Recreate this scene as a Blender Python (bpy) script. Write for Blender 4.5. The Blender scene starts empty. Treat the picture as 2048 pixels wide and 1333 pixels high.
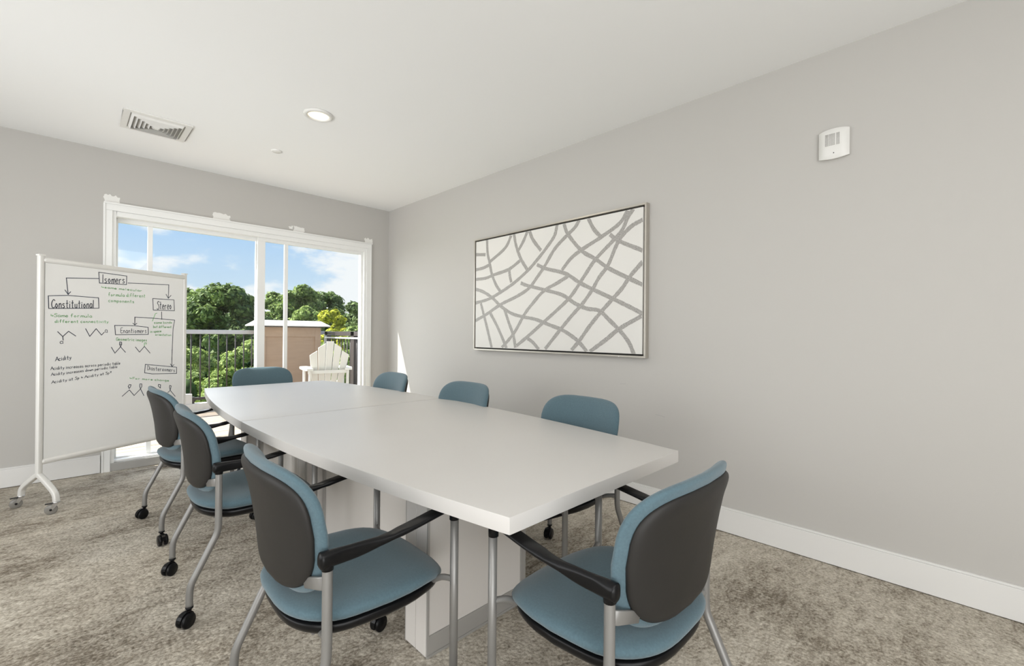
import bpy, bmesh, math, random
import numpy as np
from mathutils import Vector, Matrix, noise as mnoise
random.seed(7)
SC = bpy.context.scene
COL = SC.collection
PI = math.pi

# ---------------------------------------------------------------- camera
F_PX, YAW, PITCH, ROLL, CAM_H = 897.4, 0.78248, 0.00118, 0.00893, 1.2086
cam_data = bpy.data.cameras.new('camera')
cam = bpy.data.objects.new('camera', cam_data); COL.objects.link(cam)
fwd = Vector((math.sin(YAW), math.cos(YAW), 0)); rgt = Vector((math.cos(YAW), -math.sin(YAW), 0)); up = Vector((0, 0, 1))
f2 = fwd*math.cos(PITCH)+up*math.sin(PITCH); u2 = up*math.cos(PITCH)-fwd*math.sin(PITCH)
r3 = rgt*math.cos(ROLL)+u2*math.sin(ROLL); u3 = u2*math.cos(ROLL)-rgt*math.sin(ROLL)
M = Matrix((r3, u3, -f2)).transposed().to_4x4(); M.translation = (0, 0, CAM_H)
cam.matrix_world = M
cam_data.sensor_fit = 'HORIZONTAL'; cam_data.sensor_width = 36.0
cam_data.lens = 36.0*F_PX/2048.0
cam_data.clip_start = 0.05; cam_data.clip_end = 500
SC.camera = cam

# ---------------------------------------------------------------- view, world, sun
SC.view_settings.view_transform = 'Standard'; SC.view_settings.look = 'None'
SC.view_settings.gamma = 1.0; SC.view_settings.exposure = 0.09
SC.view_settings.use_curve_mapping = False
SUN_DIR = Vector((1.38, -1.0, -2.45)).normalized()
SUN_W, SKYLIGHT_W, SKY_S = 11.0, 7.5, 0.99

def build_world():
    w = bpy.data.worlds.new('sky'); SC.world = w; w.use_nodes = True
    nt = w.node_tree; nt.nodes.clear(); N = nt.nodes; L = nt.links
    out = N.new('ShaderNodeOutputWorld'); bg = N.new('ShaderNodeBackground'); L.new(bg.outputs[0], out.inputs[0])
    bg.inputs[1].default_value = SKY_S
    tc = N.new('ShaderNodeTexCoord'); sep = N.new('ShaderNodeSeparateXYZ'); L.new(tc.outputs['Generated'], sep.inputs[0])
    ramp = N.new('ShaderNodeValToRGB'); L.new(sep.outputs['Z'], ramp.inputs[0])
    e = ramp.color_ramp.elements
    e[0].position = 0.0; e[0].color = (.62, .76, .90, 1)
    e[1].position = 0.09; e[1].color = (.60, .76, .92, 1)
    a = e.new(.24); a.color = (.36, .60, .93, 1)
    a = e.new(.8); a.color = (.16, .36, .80, 1)
    mp = N.new('ShaderNodeMapping'); mp.inputs['Scale'].default_value = (3.4, 3.4, 7.5); mp.inputs['Location'].default_value = (1.9, .6, .4)
    L.new(tc.outputs['Generated'], mp.inputs[0])
    nz = N.new('ShaderNodeTexNoise'); nz.inputs['Scale'].default_value = 1.35; nz.inputs['Detail'].default_value = 7; nz.inputs['Roughness'].default_value = .55
    L.new(mp.outputs[0], nz.inputs['Vector'])
    # cloud cover grows towards the horizon
    bias = N.new('ShaderNodeMapRange'); bias.inputs['From Min'].default_value = .07; bias.inputs['From Max'].default_value = .175
    bias.inputs['To Min'].default_value = .22; bias.inputs['To Max'].default_value = .0
    L.new(sep.outputs['Z'], bias.inputs['Value'])
    ad = N.new('ShaderNodeMath'); ad.operation = 'ADD'; L.new(nz.outputs['Fac'], ad.inputs[0]); L.new(bias.outputs[0], ad.inputs[1])
    cr = N.new('ShaderNodeMapRange'); cr.interpolation_type = 'SMOOTHSTEP'
    cr.inputs['From Min'].default_value = .55; cr.inputs['From Max'].default_value = .66
    L.new(ad.outputs[0], cr.inputs['Value'])
    mx = N.new('ShaderNodeMix'); mx.data_type = 'RGBA'
    L.new(cr.outputs[0], mx.inputs['Factor']); L.new(ramp.outputs[0], mx.inputs['A']); mx.inputs['B'].default_value = (.93, .95, .98, 1)
    L.new(mx.outputs['Result'], bg.inputs[0])
build_world()

def sun(name, d, energy, angle, color):
    l = bpy.data.lights.new(name, 'SUN'); l.energy = energy; l.angle = angle; l.color = color
    o = bpy.data.objects.new(name, l); COL.objects.link(o)
    o.rotation_euler = d.to_track_quat('-Z', 'Y').to_euler(); o.location = (-4, 12, 9)
sun('sun', SUN_DIR, SUN_W, math.radians(.55), (1, .96, .9))
sun('skylight', Vector((.85, -1, -.22)).normalized(), SKYLIGHT_W, math.radians(100), (.97, .98, 1))

XL_WALL = -2.6      # inner face of the left wall
def area(name, loc, d, sx, sy, power, color, spread=180):
    l = bpy.data.lights.new(name, 'AREA'); l.shape = 'RECTANGLE'; l.size = sx; l.size_y = sy; l.energy = power; l.color = color
    l.spread = math.radians(spread)
    o = bpy.data.objects.new(name, l); COL.objects.link(o); o.location = loc
    o.rotation_euler = Vector(d).to_track_quat('-Z', 'Y').to_euler()
area('fill_ceiling', (-.5, -.7, 2.68), (.1, .35, -1), 3.6, 3.0, 82, (.98, .985, .985))  # unseen fill panel added under the ceiling behind the camera
area('fill_back', (-.4, -3.1, 1.35), (.35, 1, .05), 3.6, 2.2, 38, (.98, .985, .985))  # added low fill from behind the camera, no fixture there
area('side_fill_light', (XL_WALL+.03, 2.4, 1.35), (1, 0, 0), 3.6, 1.9, 66, (.95, .975, 1))  # unseen side fill, a made-up stand-in for a window
area('fill_uplight', (-1.1, -1.3, .5), (.35, .75, 1), 2.6, 2.6, 92, (.96, .98, 1))  # added upward fill behind the camera to lift the ceiling
area('ceiling_wash', (-2.45, 2.9, .40), (1, .25, .50), .8, 1.6, 11, (.97, .985, 1), 60)  # added narrow fill to brighten the ceiling near the glass door

# ---------------------------------------------------------------- helpers
def link(name, me, mat=None, parent=None, loc=None, rot=None):
    o = bpy.data.objects.new(name, me); COL.objects.link(o)
    if mat is not None and not me.materials: me.materials.append(mat)
    if parent: o.parent = parent
    if loc: o.location = loc
    if rot: o.rotation_euler = rot
    return o

def empty(name, loc=(0, 0, 0), rz=0, label=None, cat=None, group=None):
    o = bpy.data.objects.new(name, None); COL.objects.link(o); o.location = loc; o.rotation_euler = (0, 0, rz)
    o.empty_display_size = .1
    tag(o, label, cat, group); return o

def tag(o, label=None, cat=None, group=None, kind=None):
    if label: o['label'] = label
    if cat: o['category'] = cat
    if group: o['group'] = group
    if kind: o['kind'] = kind
    return o

class MB:
    """collects simple solids into one mesh"""
    def __init__(s): s.v = []; s.f = []; s.sm = []
    def add(s, vs, fs, smooth=False):
        b = len(s.v); s.v += [tuple(v) for v in vs]; s.f += [tuple(i+b for i in f) for f in fs]; s.sm += [smooth]*len(fs); return s
    def box(s, x0, x1, y0, y1, z0, z1, m=None):
        vs = [Vector(p) for p in ((x0,y0,z0),(x1,y0,z0),(x1,y1,z0),(x0,y1,z0),(x0,y0,z1),(x1,y0,z1),(x1,y1,z1),(x0,y1,z1))]
        if m: vs = [m@v for v in vs]
        return s.add(vs, [(0,3,2,1),(4,5,6,7),(0,1,5,4),(1,2,6,5),(2,3,7,6),(3,0,4,7)])
    def prism(s, pts, z0, z1, m=None):
        n = len(pts); vs = [Vector((p[0], p[1], z0)) for p in pts]+[Vector((p[0], p[1], z1)) for p in pts]
        if m: vs = [m@v for v in vs]
        return s.add(vs, [tuple(range(n-1, -1, -1)), tuple(range(n, 2*n))]+[(i, (i+1) % n, n+(i+1) % n, n+i) for i in range(n)])
    def sweep(s, path, secs, closed=True, ref=Vector((0, 0, 1)), smooth=True):
        """path: points; secs: for each point a list of 2d offsets (side, up)"""
        path = [Vector(p) for p in path]; n = len(path); k = len(secs[0]); vs = []
        for i, p in enumerate(path):
            t = (path[min(i+1, n-1)]-path[max(i-1, 0)]).normalized()
            r = ref if abs(t.dot(ref)) < .98 else Vector((1, 0, 0))
            a = t.cross(r).normalized(); b = a.cross(t).normalized()
            vs += [p+a*q[0]+b*q[1] for q in secs[i]]
        fs = [(i*k+j, i*k+(j+1) % k, (i+1)*k+(j+1) % k, (i+1)*k+j) for i in range(n-1) for j in range(k)]
        fs += [tuple(range(k-1, -1, -1)), tuple((n-1)*k+j for j in range(k))]
        return s.add(vs, fs, smooth)
    def tube(s, path, r, n=12, ref=Vector((0, 0, 1))):
        rs = r if isinstance(r, (list, tuple)) else [r]*len(path)
        return s.sweep(path, [[(q*math.cos(2*PI*j/n), q*math.sin(2*PI*j/n)) for j in range(n)] for q in rs], ref=ref)
    def lathe(s, prof, n=24, m=None, smooth=True):
        vs = []; k = len(prof)
        for i in range(n):
            c_, s_ = math.cos(2*PI*i/n), math.sin(2*PI*i/n)
            vs += [Vector((r*c_, r*s_, z)) for r, z in prof]
        if m: vs = [m@v for v in vs]
        fs = [(i*k+j, ((i+1) % n)*k+j, ((i+1) % n)*k+j+1, i*k+j+1) for i in range(n) for j in range(k-1)]
        return s.add(vs, fs, smooth)
    def mesh(s, name, bevel=0, weld=True):
        me = bpy.data.meshes.new(name); me.from_pydata([tuple(v) for v in s.v], [], s.f)
        me.polygons.foreach_set('use_smooth', s.sm)
        bm = bmesh.new(); bm.from_mesh(me)
        if weld: bmesh.ops.remove_doubles(bm, verts=bm.verts, dist=1e-5)
        if bevel:
            ed = [e for e in bm.edges if len(e.link_faces) == 2 and e.calc_face_angle(0) > .6]
            bmesh.ops.bevel(bm, geom=ed, offset=bevel, segments=2, profile=.7, affect='EDGES', clamp_overlap=True)
        bmesh.ops.recalc_face_normals(bm, faces=bm.faces)
        bm.to_mesh(me); bm.free(); me.update(); return me
    def obj(s, name, mat, parent=None, bevel=0, loc=None, rot=None, angle=None):
        me = s.mesh(name, bevel); o = link(name, me, mat, parent, loc, rot)
        if angle is not None:
            me.polygons.foreach_set('use_smooth', [True]*len(me.polygons))
            try: me.set_sharp_from_angle(angle=angle)
            except Exception: pass
        return o

def catmull(pts, k=6):
    P = [Vector(p) for p in pts]; P = [P[0]*2-P[1]]+P+[P[-1]*2-P[-2]]; out = []
    for i in range(1, len(P)-2):
        for j in range(k):
            t = j/k; a, b, c_, d = P[i-1], P[i], P[i+1], P[i+2]
            out.append(.5*((2*b)+(c_-a)*t+(2*a-5*b+4*c_-d)*t*t+(3*b-a-3*c_+d)*t**3))
    out.append(P[-2]); return out

# ---------------------------------------------------------------- materials
def new_mat(name):
    m = bpy.data.materials.new(name); m.use_nodes = True; nt = m.node_tree
    return m, nt, nt.nodes['Principled BSDF'], nt.nodes, nt.links

def mat(name, col, rough=.5, metal=0, bump=0, bscale=200, var=0, vscale=3, spec=.5, sheen=0, stretch=None, detail=3):
    m, nt, P, N, L = new_mat(name)
    P.inputs['Base Color'].default_value = (*col, 1); P.inputs['Roughness'].default_value = rough
    P.inputs['Metallic'].default_value = metal; P.inputs['Specular IOR Level'].default_value = spec
    if sheen: P.inputs['Sheen Weight'].default_value = sheen; P.inputs['Sheen Roughness'].default_value = .5
    tc = N.new('ShaderNodeTexCoord'); vec = tc.outputs['Object']
    if stretch:
        mp = N.new('ShaderNodeMapping'); mp.inputs['Scale'].default_value = stretch; L.new(vec, mp.inputs[0]); vec = mp.outputs[0]
    if var:
        nz = N.new('ShaderNodeTexNoise'); nz.inputs['Scale'].default_value = vscale; nz.inputs['Detail'].default_value = detail
        L.new(vec, nz.inputs['Vector'])
        mr = N.new('ShaderNodeMapRange'); mr.inputs['From Min'].default_value = .3; mr.inputs['From Max'].default_value = .7
        mr.inputs['To Min'].default_value = 1-var; mr.inputs['To Max'].default_value = 1+var; L.new(nz.outputs['Fac'], mr.inputs['Value'])
        mx = N.new('ShaderNodeMix'); mx.data_type = 'RGBA'; mx.blend_type = 'MULTIPLY'; mx.inputs['Factor'].default_value = 1
        mx.inputs['A'].default_value = (*col, 1); L.new(mr.outputs[0], mx.inputs['B']); L.new(mx.outputs['Result'], P.inputs['Base Color'])
    if bump:
        nb = N.new('ShaderNodeTexNoise'); nb.inputs['Scale'].default_value = bscale; nb.inputs['Detail'].default_value = 4
        L.new(vec, nb.inputs['Vector'])
        bp = N.new('ShaderNodeBump'); bp.inputs['Strength'].default_value = bump; bp.inputs['Distance'].default_value = .002
        L.new(nb.outputs['Fac'], bp.inputs['Height']); L.new(bp.outputs[0], P.inputs['Normal'])
    return m

def carpet_mat():
    m, nt, P, N, L = new_mat('carpet')
    P.inputs['Roughness'].default_value = .95; P.inputs['Specular IOR Level'].default_value = .1
    tc = N.new('ShaderNodeTexCoord')
    def nz(scale, det, st=(1, 1, 1), rough=.6, dist=0):
        mp = N.new('ShaderNodeMapping'); mp.inputs['Scale'].default_value = st; L.new(tc.outputs['Object'], mp.inputs[0])
        n = N.new('ShaderNodeTexNoise'); n.inputs['Scale'].default_value = scale; n.inputs['Detail'].default_value = det
        n.inputs['Roughness'].default_value = rough; n.inputs['Distortion'].default_value = dist; L.new(mp.outputs[0], n.inputs['Vector']); return n.outputs['Fac']
    big = nz(1.3, 7, (1, 1.9, 1), .66, .5); mid = nz(14, 6, (1, 1.7, 1), .75, .4); fine = nz(70, 3, (1, 1.3, 1), .75)
    def m2(op, a, b):
        q = N.new('ShaderNodeMath'); q.operation = op
        for i, x in enumerate((a, b)):
            if isinstance(x, (int, float)): q.inputs[i].default_value = x
            else: L.new(x, q.inputs[i])
        return q.outputs[0]
    s = m2('ADD', m2('ADD', .03, m2('MULTIPLY', big, .36)), m2('ADD', m2('MULTIPLY', mid, .34), m2('MULTIPLY', fine, .32)))
    r = N.new('ShaderNodeValToRGB'); L.new(s, r.inputs[0]); e = r.color_ramp.elements
    e[0].position = .455; e[0].color = (.185, .155, .118, 1); e[1].position = .645; e[1].color = (.68, .63, .54, 1)
    a = e.new(.545); a.color = (.45, .405, .335, 1)
    L.new(r.outputs[0], P.inputs['Base Color'])
    vo = N.new('ShaderNodeTexVoronoi'); vo.inputs['Scale'].default_value = 62; L.new(tc.outputs['Object'], vo.inputs['Vector'])
    h = m2('ADD', m2('MULTIPLY', vo.outputs['Distance'], -.6), m2('MULTIPLY', mid, 1.2))
    bp = N.new('ShaderNodeBump'); bp.inputs['Strength'].default_value = .75; bp.inputs['Distance'].default_value = .012
    L.new(h, bp.inputs['Height']); L.new(bp.outputs[0], P.inputs['Normal'])
    return m

def glass_mat():
    m = bpy.data.materials.new('window_glass'); m.use_nodes = True; nt = m.node_tree; nt.nodes.clear(); N = nt.nodes; L = nt.links
    out = N.new('ShaderNodeOutputMaterial'); mx = N.new('ShaderNodeMixShader'); t = N.new('ShaderNodeBsdfTransparent'); g = N.new('ShaderNodeBsdfGlossy')
    g.inputs['Roughness'].default_value = .02; t.inputs[0].default_value = (.97, .985, .98, 1)
    lw = N.new('ShaderNodeLayerWeight'); lw.inputs[0].default_value = .5
    pw = N.new('ShaderNodeMath'); pw.operation = 'POWER'; pw.inputs[1].default_value = 4; L.new(lw.outputs['Facing'], pw.inputs[0])
    ml = N.new('ShaderNodeMath'); ml.operation = 'MULTIPLY_ADD'; ml.inputs[1].default_value = .45; ml.inputs[2].default_value = .025; L.new(pw.outputs[0], ml.inputs[0])
    L.new(ml.outputs[0], mx.inputs[0])
    L.new(t.outputs[0], mx.inputs[1]); L.new(g.outputs[0], mx.inputs[2]); L.new(mx.outputs[0], out.inputs[0])
    return m

def leaf_mat(name, c1, c2):
    m, nt, P, N, L = new_mat(name)
    g = N.new('ShaderNodeNewGeometry'); r = N.new('ShaderNodeValToRGB')
    L.new(g.outputs['Random Per Island'], r.inputs[0]); e = r.color_ramp.elements
    e[0].color = (*c1, 1); e[1].color = (*c2, 1)
    L.new(r.outputs[0], P.inputs['Base Color']); P.inputs['Roughness'].default_value = .6; P.inputs['Specular IOR Level'].default_value = .25
    P.inputs['Subsurface Weight'].default_value = 0
    tr = N.new('ShaderNodeBsdfTranslucent'); L.new(r.outputs[0], tr.inputs[0])
    mx = N.new('ShaderNodeMixShader'); mx.inputs[0].default_value = .3
    out = nt.nodes['Material Output']; L.new(P.outputs[0], mx.inputs[1]); L.new(tr.outputs[0], mx.inputs[2]); L.new(mx.outputs[0], out.inputs[0])
    return m

def emit_mat(name, col, s):
    m, nt, P, N, L = new_mat(name)
    P.inputs['Base Color'].default_value = (.8, .8, .78, 1); P.inputs['Emission Color'].default_value = (*col, 1); P.inputs['Emission Strength'].default_value = s
    return m

MT = dict(
    wall=mat('wall_paint', (.50, .484, .458), .85, bump=.08, bscale=350, spec=.2),
    ceil=mat('ceiling_paint', (.87, .87, .86), .9, bump=.05, bscale=300, spec=.2),
    trim=mat('trim_paint', (.74, .73, .71), .45),
    frame=mat('window_vinyl', (.82, .82, .80), .4),
    patch=mat('primer_paint', (.80, .79, .76), .7),
    carpet=carpet_mat(), glass=glass_mat(),
    table=mat('table_laminate', (.575, .557, .534), .38, spec=.40, var=.015, vscale=2, bump=.02, bscale=60),
    tablebase=mat('table_base_laminate', (.64, .61, .575), .4),
    alu=mat('aluminium_edging', (.42, .41, .39), .38, metal=.35),
    fabric=mat('blue_fabric', (.080, .131, .156), .85, bump=.35, bscale=900, var=.08, vscale=180, spec=.2, sheen=.25),
    shell=mat('dark_grey_plastic', (.021, .0195, .018), .5, bump=.06, bscale=700, spec=.25),
    black=mat('black_plastic', (.005, .005, .0055), .3, spec=.22),
    tube=mat('silver_painted_tube', (.235, .23, .22), .38, metal=.4),
    chrome=mat('chrome', (.6, .6, .6), .2, metal=.9),
    wbframe=mat('whiteboard_frame', (.70, .69, .66), .35, metal=.1),
    wbfoot=mat('whiteboard_foot_metal', (.42, .41, .39), .4, metal=.3),
    wb=mat('whiteboard_surface', (.80, .80, .785), .13, spec=.5),
    wheel=mat('grey_translucent_wheel', (.22, .21, .19), .25),
    ink=mat('black_marker', (.035, .045, .07), .5), gink=mat('green_marker', (.22, .50, .22), .5),
    pframe=mat('brushed_silver_frame', (.50, .47, .42), .35, metal=.6),
    pgap=mat('dark_frame_gap', (.02, .017, .014), .7),
    canvas=mat('white_canvas', (.70, .685, .65), .8, bump=.3, bscale=260),
    glitter=mat('silver_glitter_paint', (.37, .355, .335), .5, metal=.25, bump=.9, bscale=420, var=.35, vscale=160),
    plastic=mat('white_plastic', (.74, .73, .70), .4),
    grille=mat('grey_grille', (.42, .41, .39), .6),
    deck=mat('deck_wood', (.34, .27, .205), .75, var=.3, vscale=5, stretch=(1, 14, 1), bump=.3, bscale=40),
    rail=mat('railing_metal', (.055, .045, .042), .45, spec=.4),
    railtop=mat('railing_top_metal', (.50, .50, .52), .4, spec=.5),
    conc=mat('concrete', (.60, .59, .57), .8, var=.08, bump=.2, bscale=60),
    tan=mat('tan_siding', (.40, .285, .20), .8, var=.05, vscale=4, bump=.3, bscale=120, stretch=(1, 1, 6)),
    roofw=mat('shed_roof', (.62, .58, .53), .7), dark=mat('dark_matte', (.03, .028, .025), .9),
    adir=mat('white_resin', (.68, .66, .62), .5, bump=.05, bscale=80),
    bark=mat('bark', (.09, .065, .045), .9, bump=.5, bscale=30),
    grass=mat('grass', (.09, .16, .035), .95, var=.35, vscale=.6, bump=.5, bscale=12),
    lamp=emit_mat('lamp_diffuser', (1, .82, .52), .9),
)

# measured drawing data: whiteboard strokes (x along the board, height), texts, painted bands (y, z)
STROKES = [('k',[(0.027,1.4351),(0.0301,1.3502),(0.3215,1.3683),(0.318,1.4444),(0.1319,1.447),(0.027,1.4351)]),('k',[(0.3168,1.5869),(0.1245,1.5678),(0.1356,1.4551)]),('k',[(0.1176,1.4833),(0.1357,1.4536),(0.1496,1.4737)]),('k',[(0.318,1.6335),(0.3229,1.5544),(0.5035,1.5622),(0.5045,1.6287),(0.318,1.6335)]),('k',[(0.5145,1.5756),(0.8276,1.5951),(0.825,1.4806)]),('k',[(0.806,1.5132),(0.825,1.4806),(0.8473,1.5072)]),('k',[(0.6997,1.469),(0.7041,1.3752),(0.8773,1.3786),(0.8725,1.4708),(0.6997,1.469)]),('k',[(0.7706,1.3637),(0.773,1.3)]),('k',[(0.5659,1.2541),(0.567,1.3111),(0.6994,1.3087),(0.88,1.2977)]),('k',[(0.8804,1.2979),(0.8677,1.2258),(0.8594,0.9592)]),('k',[(0.8607,1.0444),(0.8604,0.9002)]),('k',[(0.848,0.9238),(0.8621,0.9001),(0.8778,0.9167)]),('k',[(0.5656,1.3128),(0.5662,1.2511)]),('k',[(0.5519,1.2631),(0.5662,1.2495),(0.5804,1.2622)]),('k',[(0.4255,1.2436),(0.4314,1.1724),(0.6676,1.1755),(0.6656,1.2326),(0.5677,1.2434),(0.4255,1.2436)]),('k',[(0.6467,0.9298),(0.6426,0.8652),(0.6998,0.8521),(0.9016,0.8387),(0.9011,0.8921),(0.8326,0.9039),(0.6467,0.9331)]),('k',[(0.0795,1.1935),(0.1078,1.1599),(0.1403,1.1965),(0.1816,1.1636)]),('k',[(0.1078,1.1599),(0.1101,1.1352)]),('k',[(0.2402,1.2161),(0.2658,1.1606),(0.3049,1.2169),(0.3398,1.1701),(0.3565,1.191)]),('k',[(0.4047,1.078),(0.4287,1.0328),(0.4668,1.0793),(0.5012,1.036)]),('k',[(0.4668,1.0793),(0.4599,1.1005),(0.4747,1.1002),(0.4668,1.0793)]),('k',[(0.4599,1.1005),(0.4611,1.1169),(0.4733,1.1153),(0.4734,1.1002)]),('k',[(0.5721,1.075),(0.6026,1.0337),(0.6388,1.078),(0.6826,1.0228)]),('g',[(0.6388,1.078),(0.6385,1.1063),(0.6533,1.1061),(0.6505,1.0935)]),('k',[(0.4813,0.697),(0.5316,0.7404),(0.5662,0.6923),(0.6128,0.739),(0.6381,0.6829)]),('k',[(0.5301,0.7518),(0.5226,0.7688),(0.5312,0.7824),(0.5431,0.7795),(0.5388,0.7638),(0.5301,0.7518)]),('k',[(0.6128,0.739),(0.6065,0.7595),(0.6078,0.7791),(0.6217,0.7777),(0.6219,0.7561),(0.6128,0.739)]),('k',[(0.7665,0.728),(0.7497,0.747),(0.7513,0.7606),(0.7679,0.7554),(0.7665,0.728)]),('k',[(0.8484,0.7011),(0.8412,0.73),(0.8445,0.7419),(0.8568,0.7353),(0.8484,0.7011)]),('k',[(0.8278,0.6826),(0.8484,0.6994),(0.8911,0.6429)]),('g',[(0.6984,1.2842),(0.7208,1.346),(0.7332,1.3498)])]
TEXTS = [('k','Constitutional',(0.0445,1.3541),(0.2946,1.3684),0.0641),('k','Isomers',(0.3416,1.5598),(0.4971,1.5702),0.0651),('k','Stereo',(0.7342,1.3824),(0.8561,1.389),0.0743),('k','Enantiomers',(0.4659,1.1859),(0.6586,1.1866),0.0435),('k','Diastereomers',(0.6628,0.887),(0.8908,0.852),0.0384),('k','Cl',(0.0926,1.1109),(0.1187,1.1104),0.0194),('k','Cl',(0.3614,1.1911),(0.3859,1.187),0.0223),('k','Acidity',(0.0681,0.9912),(0.1609,1.0024),0.0307),('k','Acidity increases across periodic table',(0.0432,0.9331),(0.4678,0.9445),0.0238),('k','Acidity increases down periodic table',(0.0457,0.8931),(0.4479,0.9204),0.0213),('k','Acidity at Sp > Acidity at Sp2',(0.0482,0.8399),(0.4101,0.8787),0.0212),('g','>same molecular',(0.3347,1.5191),(0.6217,1.5171),0.0183),('g','formula different',(0.3804,1.4628),(0.6459,1.4739),0.0287),('g','components',(0.3808,1.4189),(0.5643,1.4229),0.0271),('g','>Same formula',(0.0401,1.2935),(0.282,1.2986),0.0254),('g','different connectivity',(0.0627,1.2547),(0.3878,1.2617),0.0218),('g','same bonds',(0.7108,1.2638),(0.8623,1.269),0.0208),('g','but different',(0.705,1.23),(0.8561,1.2306),0.0208),('g','in space',(0.6811,1.1883),(0.7723,1.1952),0.0223),('g','orientation',(0.721,1.1659),(0.8551,1.1624),0.0193),('g','Geometric images',(0.4357,1.1292),(0.6607,1.1186),0.0253),('g','>For more change',(0.5323,0.8258),(0.8407,0.7755),0.0178)]
PAINTED = [[(3.211,2.109),(3.2,1.972),(3.17,1.879),(3.14,1.773),(3.082,1.667),(3.017,1.594)],[(3.389,1.981),(3.229,1.962)],[(2.882,2.098),(2.959,1.992),(3.16,1.89)],[(2.847,2.105),(2.82,1.998),(2.76,1.871),(2.677,1.762)],[(2.681,2.103),(2.729,2.022),(2.786,1.952)],[(2.657,2.1),(2.616,2.018),(2.522,1.913)],[(3.387,1.829),(3.266,1.837),(3.17,1.859)],[(3.386,1.736),(3.226,1.736),(3.111,1.758),(2.913,1.79),(2.768,1.854)],[(2.904,1.783),(2.894,1.727),(2.876,1.671)],[(2.348,2.107),(2.376,2.017),(2.462,1.928),(2.567,1.838),(2.677,1.756),(2.842,1.662),(3.017,1.588),(3.184,1.533),(3.383,1.503)],[(2.123,2.106),(2.169,2.05),(2.263,1.989),(2.374,1.906),(2.475,1.783),(2.566,1.688),(2.659,1.602),(2.806,1.539),(3.015,1.475),(3.202,1.393),(3.37,1.331)],[(2.278,2.1),(2.235,2.007),(2.101,1.86),(1.975,1.783),(1.854,1.699),(1.685,1.611),(1.573,1.555)],[(2.04,2.102),(1.989,2.011),(1.922,1.939)],[(1.695,2.099),(1.766,2.015),(1.922,1.939),(2.101,1.866),(2.206,1.809),(2.294,1.726)],[(1.652,2.101),(1.7,2.042),(1.743,1.962),(1.821,1.895),(1.974,1.773),(2.073,1.658),(2.203,1.508),(2.34,1.405),(2.485,1.307),(2.638,1.204),(2.801,1.101)],[(1.578,2.011),(1.667,1.979),(1.754,1.91),(1.798,1.842),(1.86,1.72),(1.937,1.636),(1.997,1.549),(2.084,1.449),(2.188,1.357),(2.31,1.239),(2.467,1.081)],[(1.845,1.948),(1.765,1.887),(1.576,1.795)],[(1.575,1.719),(1.674,1.624),(1.739,1.542),(1.829,1.458),(1.922,1.371),(2.019,1.271),(2.107,1.166),(2.191,1.079)],[(2.567,1.798),(2.46,1.753),(2.259,1.695),(2.111,1.608),(1.972,1.542),(1.806,1.467),(1.65,1.393),(1.571,1.353)],[(2.757,1.656),(2.675,1.627),(2.458,1.572),(2.285,1.523),(2.162,1.452),(2.045,1.406),(1.934,1.387),(1.85,1.32),(1.758,1.24),(1.68,1.153),(1.637,1.064)],[(3.385,1.643),(3.263,1.609),(3.127,1.543),(3.015,1.463),(2.873,1.391),(2.737,1.358),(2.577,1.331),(2.425,1.284),(2.282,1.239),(2.159,1.175),(2.093,1.124),(2.042,1.073)],[(2.232,1.671),(2.342,1.625),(2.488,1.568),(2.61,1.471),(2.705,1.381),(2.836,1.214),(2.992,1.077)],[(3.292,1.499),(3.251,1.394),(3.2,1.264),(3.131,1.073)],[(3.154,1.398),(3.068,1.289),(2.993,1.176),(2.93,1.073)],[(2.961,1.43),(2.906,1.312),(2.844,1.19),(2.817,1.082)],[(2.67,1.168),(2.606,1.134),(2.535,1.073)],[(1.582,1.339),(1.758,1.25),(1.872,1.169),(2.017,1.074)]]

# ---------------------------------------------------------------- room shell
XR, YB, H = 2.888, 5.1315, 2.74
XL, YF = -2.6, -3.4
YO = YB+.155                      # outer face of the back wall
def struct(o): o['kind'] = 'structure'; return o
struct(MB().box(XL-.15, XR+.15, YF-.15, YB+.03, -.12, 0).obj('floor', MT['carpet']))
struct(MB().box(XL-.15, XR+.15, YF-.15, YO, H, H+.15).obj('ceiling', MT['ceil']))
struct(MB().box(XR, XR+.15, YF-.15, YO, -.12, H).obj('wall_right', MT['wall']))
struct(MB().box(XL-.15, XL, YF-.15, YO, -.12, H).obj('wall_left', MT['wall']))
struct(MB().box(XL, XR, YF-.15, YF, -.12, H).obj('wall_front', MT['wall']))
OX0, OX1, OZ1 = .262, 2.60, 2.165
b = MB()
b.box(XL, OX0, YB, YO, -.12, H); b.box(OX1, XR, YB, YO, -.12, H); b.box(OX0, OX1, YB, YO, OZ1+.03, H); b.box(OX0, OX1, YB+.03, YO, -.12, .0)
wall_back = struct(b.obj('wall_back', MT['wall']))
rnd = random.Random(3)
def patch(x0, x1, z0, z1, drip=None):
    """brushed primer patch, a thin film of paint"""
    pts = []; n = 9
    for i in range(n): pts.append((x0+(x1-x0)*i/(n-1), z0))
    for i in range(5): pts.append((x1+rnd.uniform(-.006, .008), z0+(z1-z0)*(i+.5)/5))
    for i in range(n): pts.append((x1+(x0-x1)*i/(n-1), z1+rnd.uniform(-.010, .010)))
    for i in range(5): pts.append((x0+rnd.uniform(-.008, .006), z1+(z0-z1)*(i+.5)/5))
    m = Matrix(((1, 0, 0, 0), (0, 0, -1, YB), (0, 1, 0, 0), (0, 0, 0, 1)))
    MB().prism([(p[0], p[1]) for p in pts], 0, .0012, m).obj('paint_patch', MT['patch'], wall_back)
patch(.221, .320, 2.285, 2.357); patch(1.000, 1.145, 2.285, 2.356); patch(1.745, 1.855, 2.285, 2.352); patch(2.565, 2.665, 2.285, 2.352); patch(1.70, 1.735, 2.32, 2.35)

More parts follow.
